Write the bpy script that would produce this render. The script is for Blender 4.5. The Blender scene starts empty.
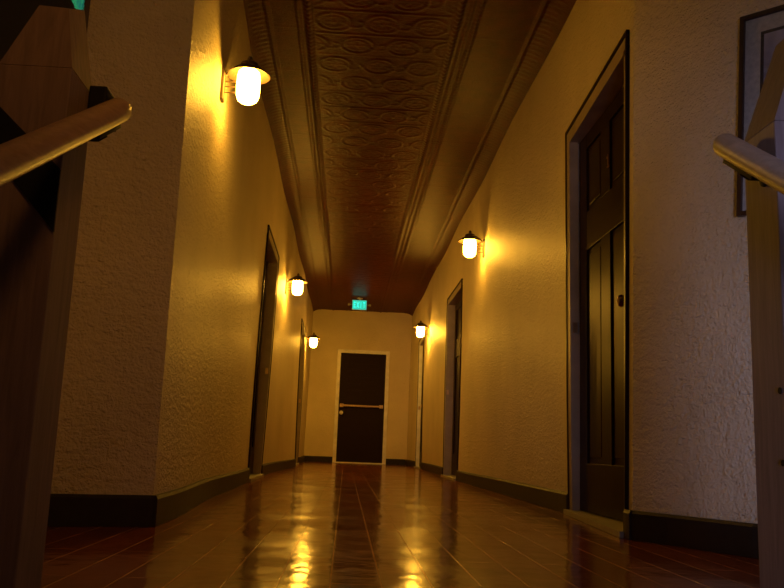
import bpy, bmesh, math, random
from mathutils import Matrix, Vector
random.seed(7)
SC = bpy.context.scene
COL = SC.collection
# ------------------------------------------------------------------ camera
FPX = 860.07
R3 = Matrix(((0.9978498367974812, -0.046623974444120884, -0.04606417491146958),
             (-0.053524229164040156, -0.1740553870160799, -0.9832801630985333),
             (0.03782671140392479, 0.9836314997282858, -0.17617665182040318)))
cam_d = bpy.data.cameras.new('camera')
cam_d.sensor_width = 36.0
cam_d.lens = 36.0 * FPX / 784.0
cam_d.clip_start = 0.05
cam = bpy.data.objects.new('camera', cam_d)
q = R3.to_quaternion(); q.normalize()
cam.matrix_world = Matrix.Translation((0, 0, 0.30)) @ q.to_matrix().to_4x4()
COL.objects.link(cam)
SC.camera = cam
# ------------------------------------------------------------------ colour management, world, big lights
SC.view_settings.view_transform = 'Standard'
SC.view_settings.look = 'None'
SC.view_settings.gamma = 1.0
SC.view_settings.use_curve_mapping = False
SC.view_settings.exposure = 0.0
SC.cycles.use_denoising = True
SC.cycles.sample_clamp_indirect = 6.0
SC.cycles.max_bounces = 8
SC.cycles.diffuse_bounces = 5
SC.cycles.caustics_reflective = False
W = bpy.data.worlds.new('dusk'); SC.world = W; W.use_nodes = True
W.node_tree.nodes['Background'].inputs[0].default_value = (0.10, 0.12, 0.25, 1)
W.node_tree.nodes['Background'].inputs[1].default_value = 0.02

def area(name, loc, target, sx, sy, col, power):
    l = bpy.data.lights.new(name, 'AREA'); l.shape = 'RECTANGLE'; l.size = sx; l.size_y = sy
    l.color = col; l.energy = power
    o = bpy.data.objects.new(name, l); COL.objects.link(o)
    o.location = loc
    o.rotation_euler = (Vector(target) - Vector(loc)).to_track_quat('-Z', 'Y').to_euler()
    return o
LAMP_COL = (1.0, 0.47, 0.040)
LAMP_E = 92.0
d_ = area('added_cool_light', (0.35, -2.50, 0.10), (1.65, 2.6, 0.50), 0.7, 0.9, (0.68, 0.64, 1.0), 3.0)  # added unseen lamp for the cool light, beam narrowed to spare the left wall
d_.data.spread = math.radians(34)
h_ = area('added_warm_fill', (0.7, -0.3, 2.4), (-0.9, 3.0, 1.0), 0.4, 0.4, (1.0, 0.40, 0.06), 1.9)  # added warm fill aimed at the left front wall, no fixture behind it
h_.data.spread = math.radians(64)

# ------------------------------------------------------------------ tags
def tag(o, label=None, cat=None, group=None, kind=None):
    if label: o['label'] = label
    if cat: o['category'] = cat
    if group: o['group'] = group
    if kind: o['kind'] = kind
    return o
def empty(name, loc=(0, 0, 0), rz=0.0):
    o = bpy.data.objects.new(name, None); COL.objects.link(o)
    o.empty_display_size = 0.05
    o.location = loc; o.rotation_euler = (0, 0, rz)
    return o

# ------------------------------------------------------------------ materials
def newmat(name):
    m = bpy.data.materials.new(name); m.use_nodes = True
    nt = m.node_tree; b = nt.nodes['Principled BSDF']
    return m, nt, b
def nd(nt, t, **kw):
    n = nt.nodes.new(t)
    for k, v in kw.items(): setattr(n, k, v)
    return n
def setv(n, i, v): n.inputs[i].default_value = v
def coords(nt): return nd(nt, 'ShaderNodeTexCoord').outputs['Object']
def noise(nt, vec, scale, detail=4, rough=0.55, dist=0.0):
    n = nd(nt, 'ShaderNodeTexNoise'); nt.links.new(vec, n.inputs['Vector'])
    setv(n, 'Scale', scale); setv(n, 'Detail', detail); setv(n, 'Roughness', rough); setv(n, 'Distortion', dist)
    return n
def ramp(nt, fac, stops):
    r = nd(nt, 'ShaderNodeValToRGB'); e = r.color_ramp.elements
    e[0].position, e[0].color = stops[0][0], (*stops[0][1], 1)
    e[1].position, e[1].color = stops[-1][0], (*stops[-1][1], 1)
    for p, c in stops[1:-1]:
        x = e.new(p); x.color = (*c, 1)
    nt.links.new(fac, r.inputs[0]); return r
def bump(nt, h, strength, dist, prev=None):
    b = nd(nt, 'ShaderNodeBump'); setv(b, 'Strength', strength); setv(b, 'Distance', dist)
    nt.links.new(h, b.inputs['Height'])
    if prev: nt.links.new(prev, b.inputs['Normal'])
    return b.outputs[0]
def mapping(nt, vec, scale):
    m = nd(nt, 'ShaderNodeMapping'); nt.links.new(vec, m.inputs[0]); setv(m, 'Scale', scale); return m.outputs[0]

def mat_simple(name, col, rough=0.5, metal=0.0, var=0.15, nscale=20, bmp=0.15, coat=0.0, spec=0.5):
    m, nt, b = newmat(name)
    v = coords(nt); n = noise(nt, v, nscale)
    c0 = tuple(c * (1 - var) for c in col); c1 = tuple(min(1, c * (1 + var)) for c in col)
    r = ramp(nt, n.outputs[0], [(0.3, c0), (0.7, c1)])
    nt.links.new(r.outputs[0], b.inputs['Base Color'])
    setv(b, 'Roughness', rough); setv(b, 'Metallic', metal); setv(b, 'Specular IOR Level', spec)
    if coat: setv(b, 'Coat Weight', coat)
    nt.links.new(bump(nt, n.outputs[0], bmp, 0.002), b.inputs['Normal'])
    return m
def mat_plaster(name='plaster'):
    m, nt, b = newmat(name)
    v = coords(nt)
    big = noise(nt, v, 1.7, 5)
    r = ramp(nt, big.outputs[0], [(0.3, (0.66, 0.57, 0.39)), (0.7, (0.78, 0.68, 0.48))])
    nt.links.new(r.outputs[0], b.inputs['Base Color'])
    setv(b, 'Roughness', 0.46); setv(b, 'Specular IOR Level', 0.42)
    t = noise(nt, v, 30, 3, 0.6, 1.6)
    tr = ramp(nt, t.outputs[0], [(0.45, (0, 0, 0)), (0.56, (1, 1, 1))])
    msk = noise(nt, v, 5, 2)
    mr = ramp(nt, msk.outputs[0], [(0.35, (0.25, 0.25, 0.25)), (0.65, (1, 1, 1))])
    mul = nd(nt, 'ShaderNodeMath', operation='MULTIPLY')
    nt.links.new(tr.outputs[0], mul.inputs[0]); nt.links.new(mr.outputs[0], mul.inputs[1])
    n1 = bump(nt, mul.outputs[0], 0.55, 0.005)
    f0 = noise(nt, v, 48, 2, 0.5)
    n1 = bump(nt, f0.outputs[0], 0.8, 0.009, n1)
    st = noise(nt, mapping(nt, v, (0.35, 0.35, 1.0)), 42, 3, 0.6, 0.4)
    n1 = bump(nt, st.outputs[0], 0.8, 0.011, n1)
    f = noise(nt, v, 110, 3, 0.6)
    n2 = bump(nt, f.outputs[0], 0.9, 0.009, n1)
    nt.links.new(n2, b.inputs['Normal'])
    return m
def mat_wood(name, c0, c1, axis='Z', rough=0.45, scale=14, bmp=0.2):
    m, nt, b = newmat(name)
    v = coords(nt)
    s = {'X': (1.0, 12, 12), 'Y': (12, 1.0, 12), 'Z': (12, 12, 1.0)}[axis]
    vv = mapping(nt, v, s)
    n = noise(nt, vv, scale * 0.5, 5, 0.6, 0.6)
    r = ramp(nt, n.outputs[0], [(0.28, c0), (0.72, c1)])
    nt.links.new(r.outputs[0], b.inputs['Base Color'])
    setv(b, 'Roughness', rough)
    nt.links.new(bump(nt, n.outputs[0], bmp, 0.002), b.inputs['Normal'])
    return m
PLANK = 0.1135
def mat_floor():
    m, nt, b = newmat('plank_floor')
    v = coords(nt)
    sep = nd(nt, 'ShaderNodeSeparateXYZ'); nt.links.new(v, sep.inputs[0])
    comb = nd(nt, 'ShaderNodeCombineXYZ')
    ad = nd(nt, 'ShaderNodeMath', operation='ADD'); setv(ad, 1, 0.019 + 10 * PLANK)
    nt.links.new(sep.outputs[0], ad.inputs[0])
    nt.links.new(sep.outputs[1], comb.inputs[0]); nt.links.new(ad.outputs[0], comb.inputs[1])
    br = nd(nt, 'ShaderNodeTexBrick'); nt.links.new(comb.outputs[0], br.inputs['Vector'])
    br.offset = 0.37; br.offset_frequency = 2
    setv(br, 'Scale', 1.0); setv(br, 'Brick Width', 1.22); setv(br, 'Row Height', PLANK)
    setv(br, 'Mortar Size', 0.0022); setv(br, 'Mortar Smooth', 0.4); setv(br, 'Bias', 0.0)
    setv(br, 'Color1', (0.16, 0.033, 0.007, 1)); setv(br, 'Color2', (0.26, 0.062, 0.013, 1)); setv(br, 'Mortar', (0.50, 0.28, 0.14, 1))  # light seam colour paints in the glint along the plank bevels
    g = noise(nt, mapping(nt, v, (14, 1.2, 1)), 4, 5, 0.6, 0.8)
    gr = ramp(nt, g.outputs[0], [(0.25, (0.55, 0.5, 0.45)), (0.75, (1.25, 1.25, 1.25))])
    mx = nd(nt, 'ShaderNodeMix', data_type='RGBA', blend_type='MULTIPLY'); setv(mx, 0, 1.0)
    nt.links.new(br.outputs[0], mx.inputs[6]); nt.links.new(gr.outputs[0], mx.inputs[7])
    nt.links.new(mx.outputs[2], b.inputs['Base Color'])
    rn = noise(nt, v, 2.5, 4, 0.6)
    rr = nd(nt, 'ShaderNodeMapRange'); nt.links.new(rn.outputs[0], rr.inputs[0])
    setv(rr, 1, 0.3); setv(rr, 2, 0.7); setv(rr, 3, 0.09); setv(rr, 4, 0.20)
    nt.links.new(rr.outputs[0], b.inputs['Roughness'])
    setv(b, 'Specular IOR Level', 0.08)
    w = noise(nt, mapping(nt, v, (1, 0.8, 1)), 6, 3, 0.5)
    n1 = bump(nt, w.outputs[0], 0.42, 0.009)
    inv = nd(nt, 'ShaderNodeMath', operation='SUBTRACT'); setv(inv, 0, 1.0); nt.links.new(br.outputs['Fac'], inv.inputs[1])
    n2 = bump(nt, inv.outputs[0], 0.6, 0.0012, n1)
    nt.links.new(n2, b.inputs['Normal'])
    return m
def mat_tin():
    m, nt, b = newmat('pressed_tin')
    v = coords(nt)
    n = noise(nt, v, 9, 5, 0.6)
    r = ramp(nt, n.outputs[0], [(0.3, (0.058, 0.0105, 0.003)), (0.7, (0.092, 0.0165, 0.0048))])
    nt.links.new(r.outputs[0], b.inputs['Base Color'])
    setv(b, 'Metallic', 0.0); setv(b, 'Roughness', 0.36); setv(b, 'Specular IOR Level', 0.035); setv(b, 'Specular Tint', (1.0, 0.40, 0.18, 1))
    f = noise(nt, v, 55, 3, 0.6, 1.2)
    nt.links.new(bump(nt, f.outputs[0], 0.5, 0.006), b.inputs['Normal'])
    return m
def mat_emit(name, col, strength):
    m, nt, b = newmat(name)
    v = coords(nt); n = noise(nt, v, 3, 1)
    r = ramp(nt, n.outputs[0], [(0.0, tuple(c * 0.97 for c in col)), (1.0, col)])
    nt.links.new(r.outputs[0], b.inputs['Emission Color']); setv(b, 'Emission Strength', strength)
    setv(b, 'Base Color', (0.03, 0.05, 0.04, 1)); setv(b, 'Roughness', 0.4)
    return m

M = {}
M['plaster'] = mat_plaster()
M['floor'] = mat_floor()
M['tin'] = mat_tin()
M['base'] = mat_simple('dark_baseboard_paint', (0.028, 0.020, 0.014), 0.5, bmp=0.3, spec=0.22)
M['casing'] = mat_simple('door_casing_paint', (0.34, 0.28, 0.20), 0.42, nscale=8)
M['white_casing'] = mat_simple('pale_casing_paint', (0.80, 0.78, 0.74), 0.4, nscale=8)
M['door'] = mat_simple('brown_door_paint', (0.020, 0.010, 0.006), 0.34, nscale=30, bmp=0.05, spec=0.05)
M['fardoor'] = mat_simple('end_door_paint', (0.020, 0.010, 0.008), 0.6, nscale=30, bmp=0.1, spec=0.1)
M['sill'] = mat_simple('threshold_wood', (0.32, 0.30, 0.24), 0.5)
M['brass'] = mat_simple('aged_brass', (0.62, 0.42, 0.18), 0.28, metal=1.0)
M['knob'] = mat_simple('dark_brass', (0.22, 0.13, 0.05), 0.25, metal=1.0)
M['steel'] = mat_simple('satin_metal', (0.60, 0.56, 0.50), 0.3, metal=1.0)
M['iron'] = mat_simple('black_iron', (0.014, 0.013, 0.013), 0.65, spec=0.2)
M['bronze'] = mat_simple('lamp_bronze', (0.055, 0.034, 0.022), 0.5, metal=0.0)
M['globe'] = mat_emit('lit_frosted_glass', LAMP_COL, LAMP_E)
M['globe_end'] = mat_emit('lit_frosted_glass_end', LAMP_COL, LAMP_E * 2.0)
M['post_lit'] = mat_wood('cool_lit_post_wood', (0.24, 0.20, 0.21), (0.35, 0.295, 0.31), 'Z', 0.6)  # right post: same wood with the cool light tinted into its colour
M['post_dim'] = mat_wood('dim_lit_post_wood', (0.20, 0.135, 0.10), (0.31, 0.21, 0.155), 'Z', 0.7)  # left post: same wood, darker and browner for the light it gets
M['rail_lit'] = mat_wood('cool_lit_handrail_wood', (0.50, 0.44, 0.38), (0.68, 0.60, 0.53), 'Y', 0.45)  # right rail: cool light put into the wood as a paler tone
M['rail'] = mat_wood('handrail_wood', (0.38, 0.24, 0.14), (0.55, 0.37, 0.24), 'Y', 0.35)
M['stair'] = mat_wood('stair_wood', (0.09, 0.035, 0.015), (0.16, 0.06, 0.025), 'X', 0.4)
M['frame'] = mat_wood('frame_wood', (0.035, 0.014, 0.008), (0.07, 0.028, 0.014), 'Z', 0.4)
M['matboard'] = mat_simple('mat_board', (0.62, 0.58, 0.50), 0.8, nscale=60, bmp=0.02)
M['print_edge'] = mat_simple('print_border', (0.05, 0.04, 0.04), 0.8)
def mat_print(name, ca, cb, cc):
    m, nt, b = newmat(name)
    v = coords(nt); n = noise(nt, v, 5, 3, 0.5, 0.5)
    r = ramp(nt, n.outputs[0], [(0.35, ca), (0.5, cb), (0.65, cc)])
    nt.links.new(r.outputs[0], b.inputs['Base Color']); setv(b, 'Roughness', 0.7)
    return m
M['print'] = mat_print('soft_abstract_print', (0.25, 0.23, 0.30), (0.55, 0.52, 0.60), (0.75, 0.72, 0.80))
M['darkprint'] = mat_print('dark_print', (0.010, 0.009, 0.008), (0.016, 0.014, 0.012), (0.022, 0.02, 0.017))
def mat_glass():
    m, nt, b = newmat('picture_glass')
    out = nt.nodes['Material Output']
    tr = nd(nt, 'ShaderNodeBsdfTransparent'); gl = nd(nt, 'ShaderNodeBsdfGlossy'); setv(gl, 'Roughness', 0.02)
    lw = nd(nt, 'ShaderNodeLayerWeight'); setv(lw, 0, 0.5)
    pw = nd(nt, 'ShaderNodeMath', operation='POWER'); nt.links.new(lw.outputs['Facing'], pw.inputs[0]); setv(pw, 1, 5.0)
    fr = nd(nt, 'ShaderNodeMath', operation='MULTIPLY_ADD'); nt.links.new(pw.outputs[0], fr.inputs[0]); setv(fr, 1, 0.9); setv(fr, 2, 0.06)
    v = coords(nt); n = noise(nt, v, 2, 1); nrm = bump(nt, n.outputs[0], 0.05, 0.001)
    nt.links.new(nrm, gl.inputs['Normal'])
    mx = nd(nt, 'ShaderNodeMixShader'); nt.links.new(fr.outputs[0], mx.inputs[0])
    nt.links.new(tr.outputs[0], mx.inputs[1]); nt.links.new(gl.outputs[0], mx.inputs[2])
    nt.links.new(mx.outputs[0], out.inputs[0])
    return m
M['glass'] = mat_glass()
M['exit_face'] = mat_emit('exit_lit_face', (0.01, 0.62, 0.42), 1.0)
M['exit_face_near'] = mat_emit('exit_lit_face_near', (0.08, 1.0, 0.38), 2.2)
M['exit_letter'] = mat_emit('exit_lit_letters', (0.04, 1.0, 0.80), 1.2)
M['sign_body'] = mat_simple('sign_housing', (0.35, 0.34, 0.30), 0.5)

# ------------------------------------------------------------------ mesh helpers
def link(name, bm, mat, parent=None, smooth=False, mats=None):
    me = bpy.data.meshes.new(name)
    bmesh.ops.remove_doubles(bm, verts=bm.verts, dist=1e-6)
    bmesh.ops.recalc_face_normals(bm, faces=bm.faces)
    bm.to_mesh(me); bm.free()
    me.materials.append(mat)
    o = bpy.data.objects.new(name, me); COL.objects.link(o)
    if parent is not None: o.parent = parent
    if smooth:
        for p in me.polygons: p.use_smooth = True
        try: me.set_sharp_from_angle(angle=math.radians(40))
        except Exception: pass
    return o
def box(bm, x0, x1, y0, y1, z0, z1, bev=0.0, mtx=None):
    t = bmesh.new()
    vs = [t.verts.new((x, y, z)) for x in (x0, x1) for y in (y0, y1) for z in (z0, z1)]
    for f in ((0, 1, 3, 2), (4, 6, 7, 5), (0, 4, 5, 1), (2, 3, 7, 6), (0, 2, 6, 4), (1, 5, 7, 3)):
        t.faces.new([vs[i] for i in f])
    if bev > 0:
        bmesh.ops.bevel(t, geom=t.edges[:], offset=bev, segments=2, affect='EDGES', profile=0.6)
    if mtx is not None: bmesh.ops.transform(t, matrix=mtx, verts=t.verts)
    merge(bm, t)
def merge(bm, t):
    me = bpy.data.meshes.new('tmp'); t.to_mesh(me); t.free(); bm.from_mesh(me); bpy.data.meshes.remove(me)
def tube(bm, pts, r, seg=12, radii=None, squash=None):
    pts = [Vector(p) for p in pts]; rings = []
    n = len(pts)
    for i, p in enumerate(pts):
        d = (pts[min(i + 1, n - 1)] - pts[max(i - 1, 0)]).normalized()
        a = Vector((0, 0, 1)) if abs(d.z) < 0.95 else Vector((1, 0, 0))
        u = d.cross(a).normalized(); v = u.cross(d).normalized()
        rr = radii[i] if radii else r
        rings.append([bm.verts.new(p + (u * math.cos(2 * math.pi * k / seg) + v * math.sin(2 * math.pi * k / seg)) * rr) for k in range(seg)])
    for a, b in zip(rings, rings[1:]):
        for k in range(seg):
            bm.faces.new((a[k], a[(k + 1) % seg], b[(k + 1) % seg], b[k]))
    bm.faces.new(rings[0][::-1]); bm.faces.new(rings[-1])
def lathe(bm, prof, seg=24, c=(0, 0, 0), axis='Z'):
    rings = []
    for r, z in prof:
        ring = []
        for k in range(seg):
            a = 2 * math.pi * k / seg
            p = (r * math.cos(a), r * math.sin(a), z)
            if axis == 'X': p = (z, r * math.cos(a), r * math.sin(a))
            if axis == 'Y': p = (r * math.cos(a), z, r * math.sin(a))
            ring.append(bm.verts.new((p[0] + c[0], p[1] + c[1], p[2] + c[2])))
        rings.append(ring)
    for a, b in zip(rings, rings[1:]):
        for k in range(seg):
            bm.faces.new((a[k], a[(k + 1) % seg], b[(k + 1) % seg], b[k]))
    bm.faces.new(rings[0][::-1]); bm.faces.new(rings[-1])
def interp(tab, y):
    if y <= tab[0][0]: return tab[0][1]
    for (a, va), (b, vb) in zip(tab, tab[1:]):
        if y <= b:
            t = (y - a) / (b - a); t = t * t * (3 - 2 * t)
            return va + (vb - va) * t
    return tab[-1][1]

# ------------------------------------------------------------------ dimensions
H = 2.79
YC_L, YC_R, YF = 3.126, 3.232, 15.85
XL, XR = -0.709, 1.14
LT = [(3.12, -0.662), (5.0, -0.72), (7.2, -0.752), (8.6, -0.770), (11.8, -0.685), (13.5, -0.72), (15.9, -0.735)]
RT = [(3.23, 1.074), (3.6, 1.115), (4.7, 1.185), (6.5, 1.165), (9.2, 1.130), (11.5, 1.165), (14.0, 1.160), (15.9, 1.120)]
def wl(y, z):
    t = min(1, max(0, z / H))
    x = interp(LT, y) * (1 - t) + XL * t
    if y < 5.2: x += 0.045 * t * (5.2 - y) / 2.07
    return x + 0.006 * math.sin(y * 2.3 + z * 1.7) * min(1, (y - 3.1) * 2)
def wr(y, z):
    t = min(1, max(0, z / H))
    x = interp(RT, y) * (1 - t) + XR * t
    if y < 3.9: x -= 0.03 * t * (3.9 - y) / 0.8
    return x + 0.006 * math.sin(y * 2.1 + z * 1.3 + 1)* min(1, (y - 3.2) * 2)
DH = 1.995   # door opening height (casing adds 6.5 cm)
LD = [(6.94, 8.02), (12.20, 13.35)]
RD = [(3.358, 4.435), (8.78, 9.93), (13.20, 14.06)]

# ------------------------------------------------------------------ walls
def wall_side(name, fn, y0, y1, doors, back):
    bm = bmesh.new(); NZ = 10
    def strip(ya, yb, za, zb):
        ny = max(1, int((yb - ya) / 0.22)); nz = max(1, int((zb - za) / 0.25))
        g = [[bm.verts.new((fn(ya + (yb - ya) * i / ny, za + (zb - za) * j / nz), ya + (yb - ya) * i / ny, za + (zb - za) * j / nz)) for j in range(nz + 1)] for i in range(ny + 1)]
        bk = [[bm.verts.new((back, ya + (yb - ya) * i / ny, za + (zb - za) * j / nz)) for j in range(nz + 1)] for i in range(ny + 1)]
        for G in (g, bk):
            for i in range(ny):
                for j in range(nz):
                    bm.faces.new((G[i][j], G[i + 1][j], G[i + 1][j + 1], G[i][j + 1]))
        for i in (0, ny):
            for j in range(nz):
                bm.faces.new((g[i][j], g[i][j + 1], bk[i][j + 1], bk[i][j]))
        for j in (0, nz):
            for i in range(ny):
                bm.faces.new((g[i][j], g[i + 1][j], bk[i + 1][j], bk[i][j]))
    y = y0
    for a, b in doors:
        strip(y, a, 0, H); strip(a, b, DH, H); y = b
    strip(y, y1, 0, H)
    o = link(name, bm, M['plaster'])
    for p in o.data.polygons: p.use_smooth = True
    o.data.set_sharp_from_angle(angle=math.radians(35))
    return o
tag(wall_side('wall_left', wl, YC_L, YF, LD, XL - 0.20), 'golden plaster corridor wall on the left with three lamps', 'wall', kind='structure')
tag(wall_side('wall_right', wr, YC_R, YF, RD, XR + 0.22), 'golden plaster corridor wall on the right with two lamps', 'wall', kind='structure')
bm = bmesh.new()
FD = (-0.155, 0.680)   # end door opening
box(bm, XL - 0.2, FD[0], YF, YF + 0.16, 0, H); box(bm, FD[1], XR + 0.22, YF, YF + 0.16, 0, H); box(bm, FD[0], FD[1], YF, YF + 0.16, DH, H)
tag(link('wall_far', bm, M['plaster']), 'plaster end wall of the corridor around the dark door', 'wall', kind='structure')

def poly_wall(name, pts, t, z0=0.0, z1=H, label='', normal_side=1):
    """wall following a plan polyline, thickness t to the far side"""
    bm = bmesh.new(); P = [Vector((x, y, 0)) for x, y in pts]; offs = []
    for i, p in enumerate(P):
        d = (P[min(i + 1, len(P) - 1)] - P[max(i - 1, 0)]).normalized()
        offs.append(p + Vector((-d.y, d.x, 0)) * t * normal_side)
    nz = 10
    def V(p, j): return bm.verts.new((p.x, p.y, z0 + (z1 - z0) * j / nz))
    F = [[V(p, j) for j in range(nz + 1)] for p in P]; B = [[V(p, j) for j in range(nz + 1)] for p in offs]
    for i in range(len(P) - 1):
        for j in range(nz):
            bm.faces.new((F[i][j], F[i + 1][j], F[i + 1][j + 1], F[i][j + 1]))
            bm.faces.new((B[i][j], B[i][j + 1], B[i + 1][j + 1], B[i + 1][j]))
        for j in (0, nz): bm.faces.new((F[i][j], F[i + 1][j], B[i + 1][j], B[i][j]))
    for i in (0, -1):
        for j in range(nz): bm.faces.new((F[i][j], F[i][j + 1], B[i][j + 1], B[i][j]))
    o = link(name, bm, M['plaster'], smooth=True)
    return tag(o, label, 'wall', kind='structure')
LF = [(-0.662, 3.126), (-0.82, 3.075), (-0.988, 3.022), (-1.5, 2.87), (-2.1, 2.70)]
o = poly_wall('wall_front_left', LF, 0.15, label='brown shaded plaster wall facing the stairs, left of the corridor', normal_side=-1)
RF = [(1.074, 3.232), (1.165, 3.085), (1.245, 2.925), (1.323, 2.773), (1.42, 2.655), (1.60, 2.437), (2.05, 1.90)]
o = poly_wall('wall_front_right', RF, 0.15, label='pale textured plaster wall right of the nearest door', normal_side=1)
# the top corners of both front walls lean in with the corridor walls
for nm, sx in (('wall_front_left', 0.030), ('wall_front_right', -0.012)):
    me = bpy.data.objects[nm].data
    cx = -0.662 if 'left' in nm else 1.074
    for v in me.vertices:
        if abs(v.co.x - cx) < 0.09 and v.co.y > 3.06:
            yy = YC_L if 'left' in nm else YC_R
            v.co.x += ((wl if 'left' in nm else wr)(yy, v.co.z) - cx)

# stair hall walls, beyond the edges of the photograph
def plain_wall(name, boxes, label):
    bm = bmesh.new()
    for b in boxes: box(bm, *b)
    return tag(link(name, bm, M['plaster']), label, 'wall', kind='structure')
plain_wall('wall_stair_left', [(-2.2, -2.05, -2.6, 2.8, -2.2, H)], 'plain wall of the stair hall on the left')
plain_wall('wall_stair_right', [(2.0, 2.15, -2.6, 2.0, -2.2, H)], 'plain wall of the stair hall on the right')
bm = bmesh.new()
wx0, wx1, wz0, wz1 = -0.05, 0.75, -0.40, 0.60  # unseen window, added to go with the cool lamp
for b_ in ((wx0 - 0.05, wx0, wz0 - 0.05, wz1 + 0.05), (wx1, wx1 + 0.05, wz0 - 0.05, wz1 + 0.05), (wx0, wx1, wz0 - 0.05, wz0), (wx0, wx1, wz1, wz1 + 0.05), (0.335, 0.365, wz0, wz1), (wx0, wx1, 0.085, 0.115)):
    box(bm, b_[0], b_[1], -2.60, -2.57, b_[2], b_[3], 0.003)
wf = tag(link('added_window', bm, M['white_casing']), 'pale framed window added low behind the stairs to go with the cool light', 'window', kind='structure')
bm = bmesh.new(); box(bm, wx0, wx1, -2.595, -2.585, wz0, wz1)
link('added_pane', bm, mat_emit('added_glow_pane', (0.35, 0.34, 0.8), 0.5), wf)  # pane of the added window, given a faint blue glow
plain_wall('wall_back', [(-2.2, 2.15, -2.75, -2.6, -2.2, H)], 'plain wall behind the stairs')

# ------------------------------------------------------------------ floor and ceilings
bm = bmesh.new()
box(bm, -2.2, 2.15, 1.42, YF + 0.1, -0.05, 0.0)
o = tag(link('floor', bm, M['floor']), 'glossy reddish brown plank floor reflecting the lamps', 'floor', kind='structure')
bm = bmesh.new(); box(bm, -2.2, 2.15, -2.75, 1.45, -2.25, -2.2)
tag(link('floor_stair_foot', bm, M['stair']), 'wooden floor at the foot of the stairs', 'floor', kind='structure')
bm = bmesh.new(); box(bm, -2.2, 2.15, 1.30, 1.42, -2.2, 0.0)
tag(link('wall_stair_front', bm, M['plaster']), 'wall under the landing edge', 'wall', kind='structure')
bm = bmesh.new(); box(bm, -2.2, 2.15, -2.75, 3.10, H, H + 0.1); box(bm, -2.2, XL - 0.021, 3.10, 3.4, H, H + 0.1); box(bm, XR + 0.021, 2.15, 3.10, 3.4, H, H + 0.1)
tag(link('ceiling_stair_hall', bm, M['plaster']), 'plain ceiling over the stairs', 'ceiling', kind='structure')
stairs = empty('staircase', (0.13, 1.285, 0))
tag(stairs, 'dark wooden staircase descending from the landing edge towards the viewer', 'stairs')
for i in range(9):
    bm = bmesh.new()
    z = -0.17 * (i + 1); y = -0.29 * i
    box(bm, -0.60, 0.60, y - 0.31, y, z - 0.04, z, 0.006)
    link('tread', bm, M['stair'], stairs)
    bm = bmesh.new(); box(bm, -0.60, 0.60, y - 0.02, y, z, z + 0.13)
    link('riser', bm, M['stair'], stairs)

# pressed tin ceiling as real relief
def smooth_bump(d, w):
    d = abs(d)
    return 0.0 if d >= w else 0.5 + 0.5 * math.cos(math.pi * d / w)
def tin_height(x, y):
    """metres below the ceiling plane"""
    h = 0.0
    el = x - XL; er = XR - x
    e = min(el, er)
    if e < 0.15:                                   # ribbed cove against the walls
        t = 1 - e / 0.15
        h += 0.050 * t * t
        if 0.03 < e < 0.12: h += 0.0018 * max(0, math.sin(2 * math.pi * y / 0.055))
        h += 0.010 * smooth_bump(e - 0.135, 0.015)
    for c, w in ((-0.335, 0.026), (-0.392, 0.012), (0.545, 0.026), (0.605, 0.012), (0.655, 0.018)):   # long roll mouldings
        b = smooth_bump(x - c, w)
        if b: h += b * (0.016 if w > 0.02 else 0.009) * (1 + 0.18 * math.sin(2 * math.pi * y / 0.05))
    if -0.30 < x < 0.51:                            # medallion field
        P = 0.29
        k = math.floor(y / P)
        yy = y - (k + 0.5) * P
        off = 0.0 if k % 2 == 0 else P / 2
        xx = (x - 0.105 - off + P / 2) % P - P / 2
        r = math.hypot(xx, yy)
        h += 0.0048 * smooth_bump(r - 0.105, 0.011) + 0.003 * smooth_bump(r - 0.066, 0.008)
        h += 0.004 * smooth_bump(r, 0.022)
        a = math.atan2(yy, xx)
        if 0.02 < r < 0.06: h += 0.002 * max(0, math.cos(6 * a))
        # scrolls in the gaps
        x2 = (x - 0.105 - off) % P - P / 2
        r2 = math.hypot(x2, yy)
        h += 0.004 * smooth_bump(r2 - 0.035 - 0.012 * math.atan2(yy, x2), 0.008)
        # sheet seams
        s = (y % P); s = min(s, P - s)
        h += 0.004 * smooth_bump(s, 0.007)
    else:
        s = (y % 0.61); s = min(s, 0.61 - s)
        if e > 0.15: h += 0.002 * smooth_bump(s, 0.008)
    return h
def tin_ceiling():
    x0, x1, y0, y1 = XL - 0.02, XR + 0.02, 3.10, YF + 0.02
    bounds = [(y0, 9.0, 0.0115), (9.0, y1, 0.018)]
    verts, faces = [], []
    for ya, yb, st in bounds:
        nx = int((x1 - x0) / 0.0115) if st < 0.015 else int((x1 - x0) / 0.015)
        ny = int((yb - ya) / st); base = len(verts)
        for j in range(ny + 1):
            y = ya + (yb - ya) * j / ny
            for i in range(nx + 1):
                x = x0 + (x1 - x0) * i / nx
                verts.append((x, y, H - tin_height(x, y)))
        for j in range(ny):
            for i in range(nx):
                a = base + j * (nx + 1) + i
                faces.append((a, a + nx + 1, a + nx + 2, a + 1))
    # close it into a slab
    b = len(verts); verts += [(x0, y0, H + 0.06), (x1, y0, H + 0.06), (x1, y1, H + 0.06), (x0, y1, H + 0.06)]
    faces.append((b, b + 1, b + 2, b + 3))
    me = bpy.data.meshes.new('ceiling'); me.from_pydata(verts, [], faces); me.update()
    for p in me.polygons: p.use_smooth = True
    me.materials.append(M['tin'])
    o = bpy.data.objects.new('ceiling', me); COL.objects.link(o)
    return tag(o, 'copper brown pressed tin ceiling with embossed rings', 'ceiling', kind='structure')
tin_ceiling()

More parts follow.
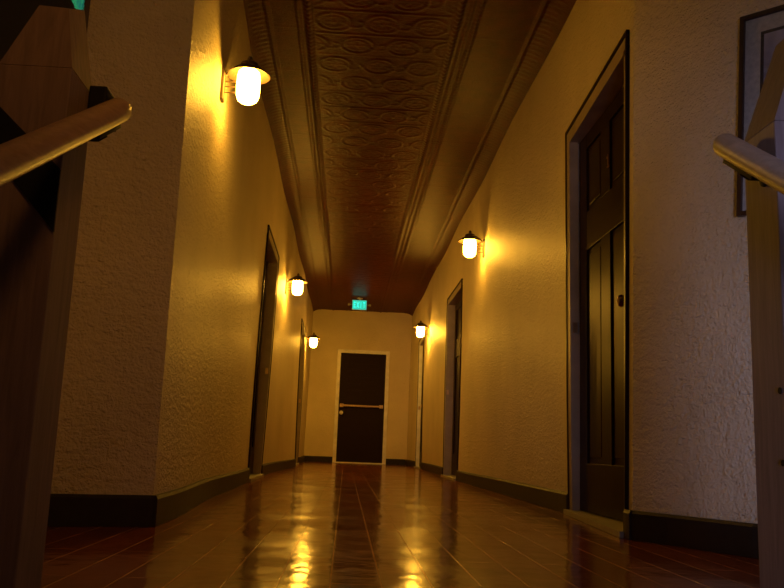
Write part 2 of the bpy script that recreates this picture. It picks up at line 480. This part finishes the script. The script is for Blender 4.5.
# ------------------------------------------------------------------ baseboards
BH = 0.106
def baseboard(name, fn, y0, y1, side, label):
    """side +1: left wall (board grows to +x), -1: right wall"""
    bm = bmesh.new(); n = max(2, int((y1 - y0) / 0.2)); rings = []
    prof = [(-0.03, 0.001), (0.020, 0.001), (0.020, BH - 0.012), (0.014, BH), (-0.03, BH)]
    for i in range(n + 1):
        y = y0 + (y1 - y0) * i / n
        rings.append([bm.verts.new((fn(y, 0.06) + side * u, y, z)) for u, z in prof])
    for a, b in zip(rings, rings[1:]):
        for k in range(len(prof)): bm.faces.new((a[k], a[(k + 1) % 5], b[(k + 1) % 5], b[k]))
    bm.faces.new(rings[0]); bm.faces.new(rings[-1][::-1])
    return tag(link(name, bm, M['base']), label, 'baseboard', kind='structure')
CW = 0.065
baseboard('baseboard_left', wl, YC_L - 0.018, LD[0][0] - CW, 1, 'dark baseboard on the left wall from the near corner to the first door')
baseboard('baseboard_left', wl, LD[0][1] + CW, LD[1][0] - CW, 1, 'dark baseboard between the two left doors')
baseboard('baseboard_left', wl, LD[1][1] + CW, YF, 1, 'dark baseboard past the farther left door')
baseboard('baseboard_right', wr, YC_R - 0.02, RD[0][0] - CW, -1, 'short dark baseboard block beside the nearest right door')
baseboard('baseboard_right', wr, RD[0][1] + CW, RD[1][0] - CW, -1, 'dark baseboard between the first and second right doors')
baseboard('baseboard_right', wr, RD[1][1] + CW, RD[2][0] - CW, -1, 'dark baseboard between the second and third right doors')
baseboard('baseboard_right', wr, RD[2][1] + CW, YF, -1, 'dark baseboard past the last right door')
bm = bmesh.new(); box(bm, XL - 0.02, FD[0] - CW, YF - 0.018, YF + 0.01, 0.001, BH)
tag(link('baseboard_far', bm, M['base']), 'dark baseboard left of the end door', 'baseboard', kind='structure')
bm = bmesh.new(); box(bm, FD[1] + CW, XR + 0.02, YF - 0.018, YF + 0.01, 0.001, BH)
tag(link('baseboard_far', bm, M['base']), 'dark baseboard right of the end door', 'baseboard', kind='structure')
def poly_base(name, pts, off, label):
    bm = bmesh.new(); P = [Vector((x, y, 0)) for x, y in pts]; rings = []
    prof = [(-0.03, 0.001), (0.020, 0.001), (0.020, BH - 0.010), (0.014, BH), (-0.03, BH)]
    for i, p in enumerate(P):
        d = (P[min(i + 1, len(P) - 1)] - P[max(i - 1, 0)]).normalized(); nn = Vector((-d.y, d.x, 0)) * off
        rings.append([bm.verts.new((p.x + nn.x * u, p.y + nn.y * u, z)) for u, z in prof])
    for a, b in zip(rings, rings[1:]):
        for k in range(5): bm.faces.new((a[k], a[(k + 1) % 5], b[(k + 1) % 5], b[k]))
    bm.faces.new(rings[0]); bm.faces.new(rings[-1][::-1])
    return tag(link(name, bm, M['base']), label, 'baseboard', kind='structure')
poly_base('baseboard_front_left', LF, 1, 'black looking baseboard under the shaded wall on the left')
poly_base('baseboard_front_right', RF, -1, 'black looking baseboard under the pale textured wall on the right')

# ------------------------------------------------------------------ doors
def side_door(num, y0, y1, side, label, casing_mat, knob_far=False, full=False, reveal=0.08):
    """side -1: door in the left wall, +1: in the right wall; built in world axes around an Empty at the sill"""
    ym = (y0 + y1) / 2
    fn = wl if side < 0 else wr
    xw = fn(ym, 0.05)
    def X(u, y=ym, z=0.8): return fn(y, z) + side * u
    root = tag(empty('door_%d' % num, (xw, ym, 0)), label, 'door', kind='structure')
    inv = Matrix.Translation((-xw, -ym, 0))
    def part(name, bm, mat, parent=root, smooth=False):
        bmesh.ops.transform(bm, matrix=inv, verts=bm.verts)
        return link(name, bm, mat, parent, smooth)
    # casing follows the wall: two legs, a head, and the jamb lining
    bm = bmesh.new()
    def prism(quad_lo, quad_hi):
        a = [bm.verts.new(p) for p in quad_lo]; b = [bm.verts.new(p) for p in quad_hi]
        bm.faces.new(a[::-1]); bm.faces.new(b)
        for k in range(4): bm.faces.new((a[k], a[(k + 1) % 4], b[(k + 1) % 4], b[k]))
    def leg(ya, yb, u0, u1, zt, zb=0.002):
        ns = 6
        zs = [zb + (zt - zb) * i / ns for i in range(ns + 1)]
        for z_a, z_b in zip(zs, zs[1:]):
            lo = [(X(u0, ya, z_a), ya, z_a), (X(u1, ya, z_a), ya, z_a), (X(u1, yb, z_a), yb, z_a), (X(u0, yb, z_a), yb, z_a)]
            hi = [(X(u0, ya, z_b), ya, z_b), (X(u1, ya, z_b), ya, z_b), (X(u1, yb, z_b), yb, z_b), (X(u0, yb, z_b), yb, z_b)]
            prism(lo, hi)
    leg(y0 - CW + 0.016, y0 + 0.004, 0.02, -0.001, DH + CW); leg(y1 - 0.004, y1 + CW - 0.016, 0.02, -0.008, DH + CW)
    leg(y0, y0 + 0.018, X(reveal) * side - fn(y0, 1.0) * side, -0.001, DH); leg(y1 - 0.018, y1, X(reveal) * side - fn(y1, 1.0) * side, -0.008, DH)
    leg(y0 - CW, y1 + CW, 0.02, -0.008, DH + CW - 0.018, DH - 0.004)
    leg(y0, y1, reveal, -0.008, DH, DH - 0.018)
    part('casing', bm, casing_mat)
    bm = bmesh.new()
    leg(y0 - CW, y0 - CW + 0.016, 0.02, -0.014, DH + CW); leg(y1 + CW - 0.016, y1 + CW, 0.02, -0.014, DH + CW)
    leg(y0 - CW + 0.016, y1 + CW - 0.016, 0.02, -0.014, DH + CW, DH + CW - 0.018)
    part('outer_strip', bm, M['door'])  # narrow strip around the casing in the dark door colour
    bm = bmesh.new()
    box(bm, 0, 1, y0 - CW - 0.01, y1 + CW + 0.01, 0.001, 0.024, 0)
    for v in bm.verts: v.co.x = X(-0.035 if v.co.x < 0.5 else reveal + 0.04, v.co.y, 0.01)
    part('threshold', bm, M['sill'])
    # door leaf with raised stiles and rails around sunk panels
    lx0 = X(reveal)           # face plane
    bm = bmesh.new()
    ya, yb = y0 + 0.018, y1 - 0.018; zt = DH - 0.020; zb = 0.028
    d = side
    def bx(a, b, c, e, u0, u1, bev=0.0): box(bm, min(lx0 + d * u0, lx0 + d * u1), max(lx0 + d * u0, lx0 + d * u1), a, b, c, e, bev)
    bx(ya, yb, zb, zt, 0.012, 0.044)
    st = 0.135 if full else 0.115; sn = 0.215 if full else 0.115; mul = 0.15 if full else 0.10; yc = 3.955 if full else ym
    bx(ya, ya + sn, zb, zt, 0, 0.013, 0.003); bx(yb - st, yb, zb, zt, 0, 0.013, 0.003)
    rails = [(zb, 0.262), (1.345, 1.548), (1.895, zt)]
    for a, b in rails: bx(ya + sn, yb - st, a, b, 0, 0.013, 0.003)
    for a, b in ((0.262, 1.345), (1.548, 1.895)): bx(yc - mul / 2, yc + mul / 2, a, b, 0, 0.013, 0.003)
    leaf = part('door_leaf', bm, M['door'])
    if full:
        for a, b in ((0.262, 1.345), (1.548, 1.895)):
            for p, r in ((ya + sn, yc - mul / 2), (yc + mul / 2, yb - st)):
                bm = bmesh.new(); bx(p + 0.03, r - 0.03, a + 0.03, b - 0.03, 0.006, 0.013, 0.004); part('raised_panel', bm, M['door'], root)
    # knob on a rose
    ky = (yb - 0.065) if knob_far else (ya + (0.185 if full else 0.065))
    bm = bmesh.new()
    if side > 0: prof = [(0.030, 0.0), (0.030, -0.006), (0.012, -0.012), (0.011, -0.032), (0.024, -0.042), (0.028, -0.054), (0.020, -0.066), (0.004, -0.070)]
    else: prof = [(0.030, 0.0), (0.030, 0.006), (0.012, 0.012), (0.011, 0.032), (0.024, 0.042), (0.028, 0.054), (0.020, 0.066), (0.004, 0.070)]
    lathe(bm, prof, 16, (lx0, ky, 0.955), 'X')
    k = part('door_knob', bm, M['knob'] if full else M['brass'], root, True); k['label'] = 'brass knob'
    # strike plate on the jamb facing the viewer
    bm = bmesh.new()
    sy = y1 - 0.0205
    xa, xb = sorted((X(0.004, y1, 0.95), X(0.030, y1, 0.95)))
    box(bm, xa, xb, sy, sy + 0.004, 0.93, 0.985)
    part('strike_plate', bm, M['brass'], root)
    return root, part, X, lx0
r1, part, X, lx0 = side_door(1, RD[0][0], RD[0][1], 1, 'nearest right door, dark brown with tall sunk panels and brass knob', M['casing'], full=True, reveal=0.072)
# small lock above the knob and a room numeral on the nearest door
bm = bmesh.new(); lathe(bm, [(0.020, 0.0), (0.020, -0.010), (0.014, -0.016), (0.003, -0.017)], 16, (lx0, RD[0][0] + 0.203, 1.045), 'X')
part('deadbolt', bm, M['brass'])
bm = bmesh.new(); yn = (RD[0][0] + RD[0][1]) / 2
box(bm, lx0 - 0.004, lx0 + 0.002, yn - 0.005, yn + 0.005, 1.67, 1.73); box(bm, lx0 - 0.004, lx0 + 0.002, yn + 0.004, yn + 0.018, 1.712, 1.722)
box(bm, lx0 - 0.004, lx0 + 0.002, yn - 0.014, yn + 0.014, 1.665, 1.673)
part('room_numeral', bm, M['brass'])
side_door(2, RD[1][0], RD[1][1], 1, 'middle right door recessed in grey casing', M['casing'])
side_door(3, RD[2][0], RD[2][1], 1, 'farthest right door, seen as a thin casing, coloured pale for lamp light', M['white_casing'], reveal=0.05)  # grazing lamp light put into this casing as a paler colour
side_door(4, LD[0][0], LD[0][1], -1, 'nearest left door recessed in grey casing', M['casing'])
side_door(5, LD[1][0], LD[1][1], -1, 'farther left door seen edge on beside the last left lamp', M['casing'], reveal=0.06)

# end door with crash bar
xm = (FD[0] + FD[1]) / 2
rd = tag(empty('door_6', (xm, YF, 0)), 'dark flush door with a metal crash bar at the corridor end', 'door', kind='structure')
w = (FD[1] - FD[0]) / 2
def fp(name, bm, mat, parent=rd, smooth=False): return link(name, bm, mat, parent, smooth)
bm = bmesh.new()
box(bm, -w - CW, -w, -0.02, 0.10, 0.002, DH + CW, 0.004); box(bm, w, w + CW, -0.02, 0.10, 0.002, DH + CW, 0.004)
box(bm, -w, w, -0.02, 0.10, DH, DH + CW, 0.004)
c = fp('casing', bm, M['white_casing']); c['label'] = 'pale door casing'
bm = bmesh.new(); box(bm, -w, w, 0.035, 0.08, 0.022, DH, 0.0)
for zz in (1.25, 1.37, 1.49, 1.61, 1.73, 1.85): box(bm, -w + 0.14, w - 0.14, 0.030, 0.036, zz, zz + 0.075, 0.003)
fp('door_leaf', bm, M['fardoor'])
bm = bmesh.new(); box(bm, -w - CW, w + CW, -0.05, 0.10, 0.001, 0.020, 0.003); fp('threshold', bm, M['white_casing'])
bm = bmesh.new()
box(bm, -w + 0.02, w - 0.02, -0.035, -0.005, 1.015, 1.050, 0.006)
box(bm, -w + 0.02, -w + 0.09, -0.045, 0.036, 1.00, 1.065, 0.006); box(bm, w - 0.09, w - 0.02, -0.045, 0.036, 1.00, 1.065, 0.006)
cb = fp('crash_bar', bm, mat_simple('dull_brass', (0.30, 0.20, 0.10), 0.4, metal=1.0)); cb['label'] = 'brass coloured crash bar'
bm = bmesh.new(); lathe(bm, [(0.034, 0.036), (0.034, 0.028), (0.016, 0.02), (0.016, -0.015), (0.034, -0.025), (0.036, -0.045), (0.02, -0.06), (0.004, -0.062)], 16, (-w + 0.055, 0, 0.90), 'Y')
kb = fp('door_knob', bm, mat_simple('pale_knob', (0.75, 0.72, 0.65), 0.3), rd, True); kb['label'] = 'pale round knob'

# ------------------------------------------------------------------ wall lamps
def make_lamp(label):
    """origin on the wall at globe centre height, local +X points away from the wall"""
    r = tag(empty('wall_lamp'), label, 'lamp', 'jar lanterns on the corridor walls')
    bm = bmesh.new(); box(bm, -0.02, 0.014, -0.032, 0.032, -0.075, 0.085, 0.008)
    bp = link('backplate', bm, M['bronze'], r)
    bm = bmesh.new()
    pts = [(0.01, 0, 0.055), (0.04, 0, 0.085), (0.075, 0, 0.108), (0.095, 0, 0.115), (0.128, 0, 0.112)]
    tube(bm, pts, 0.008, 8)
    for dz in (0.025, 0.0, -0.03):
        tube(bm, [(0.008, 0.0, dz), (0.072, 0.0, dz)], 0.003, 6)
    link('arm', bm, M['bronze'], r, True)
    bm = bmesh.new()   # flared cap
    c = 0.128
    outer = [(0.104, 0.060), (0.104, 0.064), (0.072, 0.092), (0.046, 0.104), (0.042, 0.124), (0.016, 0.134), (0.003, 0.136)]
    inner = [(0.003, 0.100), (0.044, 0.098), (0.068, 0.086), (0.100, 0.060)]
    prof = inner + outer
    lathe(bm, prof, 32, (c, 0, 0))
    cap = link('cap', bm, M['bronze'], r, True)
    bm = bmesh.new(); lathe(bm, [(0.004, 0.134), (0.012, 0.140), (0.014, 0.150), (0.008, 0.160), (0.002, 0.162)], 16, (c, 0, 0))
    link('finial', bm, M['bronze'], cap, True)
    bm = bmesh.new()
    lathe(bm, [(0.040, 0.090), (0.052, 0.078), (0.056, 0.055), (0.058, 0.0), (0.056, -0.040), (0.047, -0.066), (0.030, -0.078), (0.006, -0.082)], 24, (c, 0, 0))
    g = link('glass_jar', bm, M['globe'], r, True); g['label'] = 'glowing frosted glass jar'
    return r
lamps = [  # y, z, side (+1 left wall pointing +x), label
    (3.99, 2.003, 1, 'lit jar lantern nearest the viewer, high on the left wall'),
    (9.24, 1.975, 1, 'lit jar lantern on the left wall past the first left door'),
    (13.75, 1.915, 1, 'lit jar lantern farthest down the left wall, beside the end wall'),
    (7.36, 2.06, -1, 'lit jar lantern on the right wall between the first and second doors'),
    (12.33, 1.975, -1, 'small lit jar lantern on the right wall past the second right door')]
proto = None
for y, z, s, lab in lamps:
    if proto is None: r = proto = make_lamp(lab)
    else:
        r = proto.copy(); COL.objects.link(r); r['label'] = lab
        for ch in list(proto.children):
            c = ch.copy(); COL.objects.link(c); c.parent = r
            if ch.name.startswith('glass_jar') and y > 9:
                c.material_slots[0].link = 'OBJECT'; c.material_slots[0].material = M['globe_end']   # stronger bulbs
            for g in list(ch.children):
                d = g.copy(); COL.objects.link(d); d.parent = c
    fn = wl if s > 0 else wr
    r.location = (fn(y, z) + s * 0.002, y, z); r.rotation_euler = (0, 0, 0 if s > 0 else math.pi)

# ------------------------------------------------------------------ exit signs
def letter_boxes(ch):
    S = {'E': [(0, 0.22, 0, 1), (0, 0.8, 0, 0.2), (0, 0.7, 0.4, 0.6), (0, 0.8, 0.8, 1)],
         'I': [(0.28, 0.5, 0, 1)], 'T': [(0.29, 0.51, 0, 1), (0, 0.8, 0.8, 1)]}
    return S[ch]
def exit_sign(label, loc, rz=0.0, drop=0.115, heads=True, face='exit_face'):
    r = tag(empty('exit_sign', loc, rz), label, 'sign')
    w2, h2 = 0.118, 0.078
    bm = bmesh.new(); box(bm, -w2 - 0.008, w2 + 0.008, -0.022, 0.022, -h2 - 0.008, h2 + 0.008, 0.004)
    link('housing', bm, M['sign_body'], r)
    bm = bmesh.new(); box(bm, -w2, w2, -0.025, -0.021, -h2, h2); link('lit_face', bm, M[face], r)
    bm = bmesh.new()
    x = -0.098
    for ch in 'EXIT':
        cw = 0.042
        if ch == 'X':
            for sg in (1, -1):
                mt = Matrix.Translation((x + 0.018, 0, 0)) @ Matrix.Rotation(sg * math.radians(22), 4, 'Y')
                box(bm, -0.006, 0.006, -0.0285, -0.0250, -0.054, 0.054, 0, mt)
        else:
            for a, b, c, d in letter_boxes(ch): box(bm, x + a * cw, x + b * cw, -0.0285, -0.0250, -0.05 + c * 0.1, -0.05 + d * 0.1)
        x += 0.053
    link('letters', bm, M['exit_letter'], r)
    bm = bmesh.new(); tube(bm, [(0, 0, h2), (0, 0, h2 + drop - 0.02)], 0.010, 10); lathe(bm, [(0.05, h2 + drop - 0.004), (0.05, h2 + drop - 0.02), (0.02, h2 + drop - 0.03)], 20)
    link('stem', bm, M['sign_body'], r, True)
    if heads:
        for s in (-1, 1):
            bm = bmesh.new()
            tube(bm, [(s * (w2 + 0.008), 0, 0.01), (s * (w2 + 0.05), 0, 0.0)], 0.006, 8)
            lathe(bm, [(0.008, 0.03), (0.018, 0.0), (0.022, -0.03), (0.018, -0.034), (0.004, -0.030)], 16, (s * (w2 + 0.060), 0, 0.0), 'Y')
            link('lamp_head', bm, M['sign_body'], r, True)
    return r
exit_sign('small green lit EXIT sign hanging at the far end of the ceiling', (0.130, 14.4, 2.662), drop=0.048)
exit_sign('green lit EXIT sign over the stairs, mirrored in the left picture glass', (-0.668, 1.54, 2.625), math.radians(120.5), heads=False, drop=0.087, face='exit_face_near')

# ------------------------------------------------------------------ newel posts with cut tops
def newel(name, x0, x1, y0, y1, ztop, cap, label, mat):
    cx, cy = (x0 + x1) / 2, (y0 + y1) / 2
    r = tag(empty(name, (cx, cy, 0)), label, 'post')
    bm = bmesh.new(); box(bm, x0 - cx, x1 - cx, y0 - cy, y1 - cy, 0.001, ztop, 0.003)
    link('shaft', bm, mat, r)
    bm = bmesh.new()
    lo = [bm.verts.new((x - cx, y - cy, ztop)) for x, y in ((x0, y0), (x1, y0), (x1, y1), (x0, y1))]
    hi = [bm.verts.new((x - cx, y - cy, z)) for x, y, z in cap]
    bm.faces.new(lo[::-1]); bm.faces.new(hi)
    for k in range(4): bm.faces.new((lo[k], lo[(k + 1) % 4], hi[(k + 1) % 4], hi[k]))
    link('cut_top', bm, mat, r)
    return r
nl = newel('newel_post', -0.655, -0.525, 1.49, 1.62, 0.955,
           [(-0.600, 1.50, 1.078), (-0.546, 1.50, 1.074), (-0.552, 1.60, 1.125), (-0.600, 1.60, 1.115)],
           'brown wooden stair post with sloped cut top at the left edge', M['post_dim'])
bm = bmesh.new()   # thin dark diagonal band laid on the face of the left post
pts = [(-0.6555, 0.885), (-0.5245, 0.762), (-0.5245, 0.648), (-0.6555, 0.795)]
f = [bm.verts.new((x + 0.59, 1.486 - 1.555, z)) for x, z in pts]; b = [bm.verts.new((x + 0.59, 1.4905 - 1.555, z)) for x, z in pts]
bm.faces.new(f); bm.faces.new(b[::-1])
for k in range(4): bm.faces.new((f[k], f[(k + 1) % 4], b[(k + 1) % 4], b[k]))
s = link('diagonal_band', bm, M['iron'], nl); s['label'] = 'dark diagonal band'
nr = newel('newel_post', 0.79, 0.92, 1.52, 1.65, 0.945,
           [(0.862, 1.53, 1.16), (0.90, 1.53, 1.16), (0.90, 1.64, 1.16), (0.862, 1.64, 1.16)],
           'wooden stair post at the right edge, tinted greyish lilac for cool light', M['post_lit'])
bm = bmesh.new()
bm.free()
for z in (0.30, 0.43):
    bm = bmesh.new(); lathe(bm, [(0.006, -0.001), (0.006, 0.002), (0.002, 0.002)], 12, (-0.066, -0.045, z), 'X')
    link('screw_hole_plug', bm, M['iron'], nr)

# ------------------------------------------------------------------ handrails
def handrail(name, xr, xpost, y_end, z_end, slope, length, label, mat):
    r = tag(empty(name, (xr, y_end, z_end)), label, 'handrail')
    d = Vector((0, -math.cos(slope), -math.sin(slope)))
    bm = bmesh.new(); R = 0.0245
    pts = []; rad = []
    for t, q_ in ((0.0, 0.45), (0.003, 0.75), (0.009, 0.93), (0.018, 1.0)):
        pts.append(d * t); rad.append(R * q_)
    for i in range(1, 24): pts.append(d * (0.018 + (length - 0.018) * i / 23)); rad.append(R)
    tube(bm, pts, R, 24, rad)
    # flatten the underside slightly
    link('rail', bm, mat, r, True)
    s = 1 if xpost > xr else -1
    for t in (0.10, 1.10):
        c = d * t
        if c.y + y_end < 1.0 and t > 0.5: pass
        bm = bmesh.new()
        u = Vector((0, math.sin(slope) * 1.0, -math.cos(slope)))   # below the rail
        # saddle plate along the underside
        mt = Matrix.Translation(c + Vector((0, 0, 0))) @ Matrix.Rotation(slope, 4, 'X')
        box(bm, -0.011, 0.011, -0.085, 0.055, -R - 0.006, -R + 0.004, 0.002, mt)
        k = c + Vector((0, 0, -R - 0.004))
        tube(bm, [k, k + Vector((0, 0, -0.008)), k + Vector((s * 0.012, 0, -0.016)), Vector((xpost - xr - s * 0.002, k.y, k.z - 0.016))], 0.007, 10)
        lathe(bm, [(0.018, xpost - xr - s * 0.002), (0.018, xpost - xr - s * 0.006), (0.010, xpost - xr - s * 0.010)], 16, (0, k.y, k.z - 0.016), 'X')
        br = link('bracket', bm, M['iron'], r, True)
        bm = bmesh.new()
        e = mt @ Vector((0, 0.048, -R - 0.005))
        bmesh.ops.create_uvsphere(bm, u_segments=10, v_segments=6, radius=0.006, matrix=Matrix.Translation(e))
        link('screw_head', bm, M['steel'], br, True)
    return r
handrail('handrail', -0.474, -0.525, 1.640, 0.940, math.radians(29.2), 1.9, 'round orange brown wooden handrail on the left', M['rail'])
handrail('handrail', 0.743, 0.79, 1.645, 0.940, math.radians(32.0), 1.9, 'round handrail on the right, coloured pale for cool light', M['rail_lit'])
bm = bmesh.new(); box(bm, -0.524, -0.490, 1.59, 1.68, 0.905, 0.966, 0.004)
hr = bpy.data.objects['handrail']
bmesh.ops.translate(bm, verts=bm.verts, vec=(0.474, -1.640, -0.940))
link('mounting_block', bm, M['iron'], hr)

# ------------------------------------------------------------------ framed pictures
def picture(name, corner, direction, width, height, tilt, label, printmat, matw, fw=0.016, matted=True):
    """corner = upper left corner (seen from the viewer); direction = unit plan vector along the wall to the right"""
    d = Vector((direction[0], direction[1], 0)).normalized()
    n = Vector((d.y, -d.x, 0))          # points towards the viewer
    r = tag(empty(name, corner), label, 'picture')
    B = Matrix(((d.x, -n.x, 0, 0), (d.y, -n.y, 0, 0), (0, 0, 1, 0), (0, 0, 0, 1))) @ Matrix.Rotation(tilt, 4, 'Y')
    def P(nm, bm, mat, parent=r):
        bmesh.ops.transform(bm, matrix=B, verts=bm.verts); return link(nm, bm, mat, parent)
    bm = bmesh.new()
    box(bm, 0, fw, 0, 0.022, -height, 0, 0.002); box(bm, width - fw, width, 0, 0.022, -height, 0, 0.002)
    box(bm, fw, width - fw, 0, 0.022, -fw, 0, 0.002); box(bm, fw, width - fw, 0, 0.022, -height, -height + fw, 0.002)
    P('picture_frame', bm, M['frame'])
    bm = bmesh.new(); box(bm, fw, width - fw, 0.014, 0.018, -height + fw, -fw)
    P('mat_board', bm, M['matboard'] if matted else printmat)
    if matted:
        m_ = matw
        bm = bmesh.new(); box(bm, fw + m_, width - fw - m_, 0.0125, 0.0142, -height + fw + m_, -fw - m_)
        pr = P('print_border', bm, M['print_edge'])
        m_ += 0.012
        bm = bmesh.new(); box(bm, fw + m_, width - fw - m_, 0.0115, 0.0127, -height + fw + m_, -fw - m_)
        P('art_print', bm, printmat)
    bm = bmesh.new(); box(bm, fw, width - fw, 0.0065, 0.0085, -height + fw, -fw)
    P('glass_pane', bm, M['glass'])
    return r
th = math.radians(-50)
picture('framed_picture', (1.318, 2.748, 1.842), (math.cos(th), math.sin(th)), 0.56, 0.72, math.radians(3.0),
        'thin dark framed picture with wide cream mat on the right wall', M['print'], 0.055)
# left picture: its lower right corner shows beside the post
dl = Vector((0.9527, 0.3040, 0)); wL, hL = 0.62, 0.80
lr = Vector((-1.012, 2.985, 1.45))
c = lr - dl * wL; c.z = 1.45 + hL
picture('framed_picture', c, (dl.x, dl.y), wL, hL, 0.0, 'black framed dark picture behind the left stair post', M['darkprint'], 0.06, fw=0.018, matted=False)
